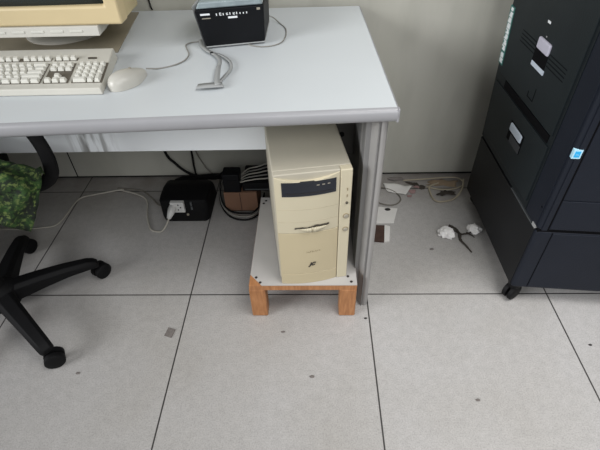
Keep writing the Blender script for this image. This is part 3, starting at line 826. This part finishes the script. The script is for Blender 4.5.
tag(MB().tube(run, .0025, 6).build('hanging_cable', M['dflex']), 'thin grey cable hanging beside the straight black cable', 'cable')
run = spline([(-.79, .632, .014), (-.75, .630, .030), (-.70, .628, .035), (-.62, .625, .045), (-.52, .615, .05), (-.44, .60, .045)])
tag(MB().tube(run, .013, 8).build('cable_bundle', M['blk2']), 'black bundle of cables along the wall base behind the power unit', 'cable bundle')

# ------------------------------------------------------------------ litter beside the copier
def sheet(pts, name, m, label, cat, thick=.0015, n=8, wav=.004, z=.002, jag=0):
    a, b, c, d = [Vector((*p, 0)) for p in pts]
    def f(u, v):
        p = (a * (1 - u) + b * u) * (1 - v) + (d * (1 - u) + c * u) * v
        e = max(abs(u - .5), abs(v - .5)) * 2
        q = (a + b + c + d) / 4
        if jag: p = q + (p - q) * (1 + jag * e * 2 * noise.noise(p * 55))
        p.z = z + abs(noise.noise(p * 14)) * wav * 2
        return p
    o = MB().grid(n, n, f).build(name, m, solid=thick)
    return tag(o, label, cat)
sheet([(.141, .556), (.215, .530), (.252, .588), (.130, .612)], 'paper_scrap', M['paper'], 'white scrap of paper by the wall behind the desk leg', 'paper', wav=.006)
pk = thing('white_packet', 'small white card packet with black dot on the floor behind desk leg', 'packet', (.115, .40, 0))
MB().prism([(-.05, -.050, .001), (.026, -.046, .001), (.050, .045, .001), (-.045, .055, .001)], [(-.05, -.050, .006), (.026, -.046, .006), (.054, .043, .004), (-.045, .055, .006)]).build('card', M['paper'], pk, bevel=.001)
MB().lathe([(.010, .0055), (.010, .0075)], 8, (.012, .034, 0), sx=1.2, sy=.8).build('black_dot', M['ink'], pk)
bb = thing('printed_box_scrap', 'dark brown and white printed scrap leaning by the desk leg', 'scrap', (.09, .30, 0))
MB().prism([(-.035, -.05, .001), (.0, -.054, .001), (.012, .036, .001), (-.03, .036, .001)], [(-.035, -.05, .010), (.0, -.054, .008), (.012, .036, .008), (-.03, .036, .010)]).build('dark_print', M['cardd'], bb)
MB().prism([(.0, -.054, .001), (.020, -.05, .001), (.034, .034, .001), (.012, .036, .001)], [(.0, -.054, .010), (.020, -.05, .004), (.034, .034, .004), (.012, .036, .010)]).build('white_print', M['paper'], bb)
run = spline([(.07, .585, .003), (.12, .585, .003), (.165, .56, .003), (.190, .52, .003), (.183, .485, .003), (.15, .465, .003), (.11, .472, .004), (.07, .50, .003)])
tag(MB().tube(run, .0028, 6).build('curled_wire', M['dflex']), 'thin brown wire curled over the floor behind the desk leg', 'wire')
run = spline([(.22, .628, .008), (.30, .632, .010), (.40, .640, .012), (.455, .635, .014), (.475, .605, .014), (.462, .58, .010), (.41, .562, .006), (.35, .568, .006), (.315, .585, .005)])
tag(MB().tube(run, .003, 7).build('cream_flex', M['cream']), 'upper cream flex looping along the wall by the copier', 'cable')
run = spline([(.476, .612, .022), (.462, .565, .016), (.43, .515, .010), (.395, .490, .006), (.345, .482, .005), (.325, .505, .005), (.322, .545, .005), (.328, .585, .005), (.37, .61, .005)])
tag(MB().tube(run, .0038, 7).build('cream_flex', M['cream']), 'lower cream flex bending in a loop against the copier', 'cable')
sheet([(.31, .602), (.44, .585), (.455, .628), (.35, .640)], 'tan_card', M['dust'], 'dusty tan piece of card inside the cream flex loop', 'card', wav=.003, jag=.2)
sheet([(.345, .525), (.405, .515), (.425, .545), (.36, .56)], 'lint_clump', M['twig'], 'dark lint clump inside the lower cream loop', 'lint', wav=.006, jag=.9, n=14)
for i, (x, y, r, t_) in enumerate(((.245, .555, .016, 'pink scrap beside the white paper scrap'), (.268, .583, .012, 'pink scrap nearest the wall'), (.235, .523, .010, 'pink scrap in front of the white paper scrap'))):
    sheet([(x - r, y - r * .5), (x + r, y - r * .7), (x + r * .8, y + r * .6), (x - r * .9, y + r * .5)], 'pink_scrap', M['pink'], t_, 'scrap', n=8, jag=.7)
sheet([(.255, .61), (.30, .565), (.315, .575), (.275, .62)], 'dark_scrap', M['twig'], 'dark scrap on the floor between paper and cream flex', 'scrap', n=12, jag=.8)
for i, (x, y, z_0, rx, ry, rz, mt_, t_) in enumerate(((.08, .635, 0, .03, .012, .01, 'twig', 'dark lint along the wall base nearest the desk leg'), (.19, .645, 0, .035, .01, .009, 'chip', 'grey lint along the wall base behind the white paper'), (.09, .60, 0, .012, .01, .01, 'tissue', 'pale crumb near the wall behind the desk leg'))):
    mb = MB(); bmesh.ops.create_icosphere(mb.bm, subdivisions=3, radius=1)
    mb.map(lambda p: Vector((x + p.x * rx * (1 + .6 * noise.noise(p * 2 + Vector((i, 0, 0)))), y + p.y * ry * (1 + .6 * noise.noise(p * 2)), max(0, .004 + p.z * rz))))
    tag(mb.build('lint' if mt_ != 'tissue' else 'crumb', M[mt_]), t_, 'lint')
# tissue wads and the dark lint twist between them
def wad(x, y, sx_, sy_, sz_, seed, t_):
    mb = MB(); bmesh.ops.create_icosphere(mb.bm, subdivisions=4, radius=1)
    def f(p):
        d = p.normalized(); q = d * 1.7 + Vector((seed, seed * 2, 0))
        r = 1 + .45 * noise.noise(q) + .28 * abs(noise.noise(q * 2.3)) - .22 * abs(noise.noise(q * 4.5))
        p = d * r
        return Vector((x + p.x * sx_, y + p.y * sy_, max(.0005, sz_ * .75 + p.z * sz_)))
    return tag(mb.map(f).build('tissue_wad', M['tissue']), t_, 'tissue')
wad(.331, .287, .029, .027, .016, 3.1, 'crumpled white tissue wad farther from the copier')
wad(.443, .308, .024, .023, .014, 8.4, 'crumpled white tissue wad touching the copier base')
tw = thing('lint_twist', 'forked dark lint twist between the two tissue wads', 'lint', (.39, .27, 0))
def strand(pts, r, nm): 
    P = spline(shift(pts, (.39, .27, 0)), 6)
    n_ = len(P); mb = MB().tube(P, [r * (1 - .6 * i / n_) * (1 + .35 * noise.noise(Vector((i * .9, r * 900, 0)))) for i in range(n_)], 7, flat=.5)
    mb.map(lambda p: Vector((p.x, p.y, max(.0004, p.z)))); mb.build(nm, M['twig'], tw)
strand([(.350, .330, .010), (.372, .315, .008), (.385, .285, .006), (.398, .285, .006), (.418, .29, .005), (.436, .303, .006)], .0062, 'strand')
strand([(.384, .288, .006), (.378, .255, .005), (.390, .225, .005), (.403, .190, .003)], .0066, 'strand')
strand([(.41, .295, .004), (.428, .278, .004), (.434, .268, .003)], .004, 'strand')
strand([(.352, .31, .014), (.366, .295, .012), (.380, .29, .006)], .0055, 'strand')

# bits on the floor
ct = MB().prism([(-.014, -.012, 0), (.010, -.020, 0), (.016, .010, 0), (-.008, .018, 0)], [(-.014, -.012, .003), (.010, -.020, .003), (.016, .010, .003), (-.008, .018, .003)])
ct.map(lambda p: p + Vector((-.637, -.152, 0)))
tag(ct.build('floor_chip', M['chip']), 'flat grey chip on the floor in front of the power unit', 'chip')
for x, y, r, t_ in ((-.276, -.150, .005, 'small dark crumb on the floor just before the wooden stand'), (-.185, -.302, .0056, 'grey crumb in mid floor in front of the stand'), (.271, -.37, .005, 'tiny grey crumb on the floor before the copier'), (-.012, -.099, .004, 'tiny dark crumb at the foot of the desk leg'), (.653, -.197, .004, 'tiny dark crumb on the floor below the copier front'), (-.878, -.293, .005, 'pale crumb beside the near chair castor'), (.262, .21, .006, 'thin dark speck on the floor in front of the tissue')):
    mb = MB(); bmesh.ops.create_icosphere(mb.bm, subdivisions=2, radius=1)
    mb.map(lambda p: Vector((x + p.x * r * (1.3 + noise.noise(p * 2)), y + p.y * r * .8, max(0, .0012 + p.z * .0022))))
    tag(mb.build('floor_crumb', M['chip'] if r > .0045 else M['ink']), t_, 'crumb')

# ------------------------------------------------------------------ light
def area(name, loc, tgt, sx_, sy_, power, col=(1, 1, 1), spread=180):
    l = bpy.data.lights.new(name, 'AREA'); l.shape = 'RECTANGLE'; l.size = sx_; l.size_y = sy_; l.energy = power; l.color = col
    o = bpy.data.objects.new(name, l); C.objects.link(o); o.location = loc
    l.spread = math.radians(spread)
    o.rotation_euler = (Vector(tgt) - Vector(loc)).to_track_quat('-Z', 'Y').to_euler()
    return o
area('window_light', (-3.6, -2.0, 2.1), (.6, .2, .85), 1.9, 1.4, 24, (.98, .99, 1), 66)
area('ceiling_light', (1.0, -.7, 2.6), (.7, -.25, 0), 1.4, 1.1, 19, (1, .985, .965), 105)
area('front_fill_light', (.9, -3.2, 2.5), (.2, .6, .3), 2.4, 1.4, 23, (.98, .99, 1), 120)  # fill light added behind the camera to lift the wall and under-desk area
wd = bpy.data.worlds.new('World'); S.world = wd; wd.use_nodes = True
bg = wd.node_tree.nodes['Background']; bg.inputs[0].default_value = (.95, .97, 1, 1); bg.inputs[1].default_value = .26
S.view_settings.view_transform = 'Standard'; S.view_settings.look = 'None'; S.view_settings.exposure = 0; S.view_settings.gamma = 1

# ------------------------------------------------------------------ camera
pitch, yaw, roll = 0.73982, -0.042969, -0.037446
f = Vector((math.sin(yaw) * math.cos(pitch), math.cos(yaw) * math.cos(pitch), -math.sin(pitch)))
r0 = Vector((math.cos(yaw), -math.sin(yaw), 0)); u0 = r0.cross(f)
r = r0 * math.cos(roll) + u0 * math.sin(roll); u = -r0 * math.sin(roll) + u0 * math.cos(roll)
cam = bpy.data.cameras.new('Camera'); cam.sensor_width = 36; cam.lens = 440 / 600 * 36; cam.clip_start = .02
co_ = bpy.data.objects.new('Camera', cam); C.objects.link(co_)
mw = Matrix((( r.x, u.x, -f.x, -.175556), (r.y, u.y, -f.y, -.946772), (r.z, u.z, -f.z, 1.185129), (0, 0, 0, 1)))
co_.matrix_world = mw
S.camera = co_
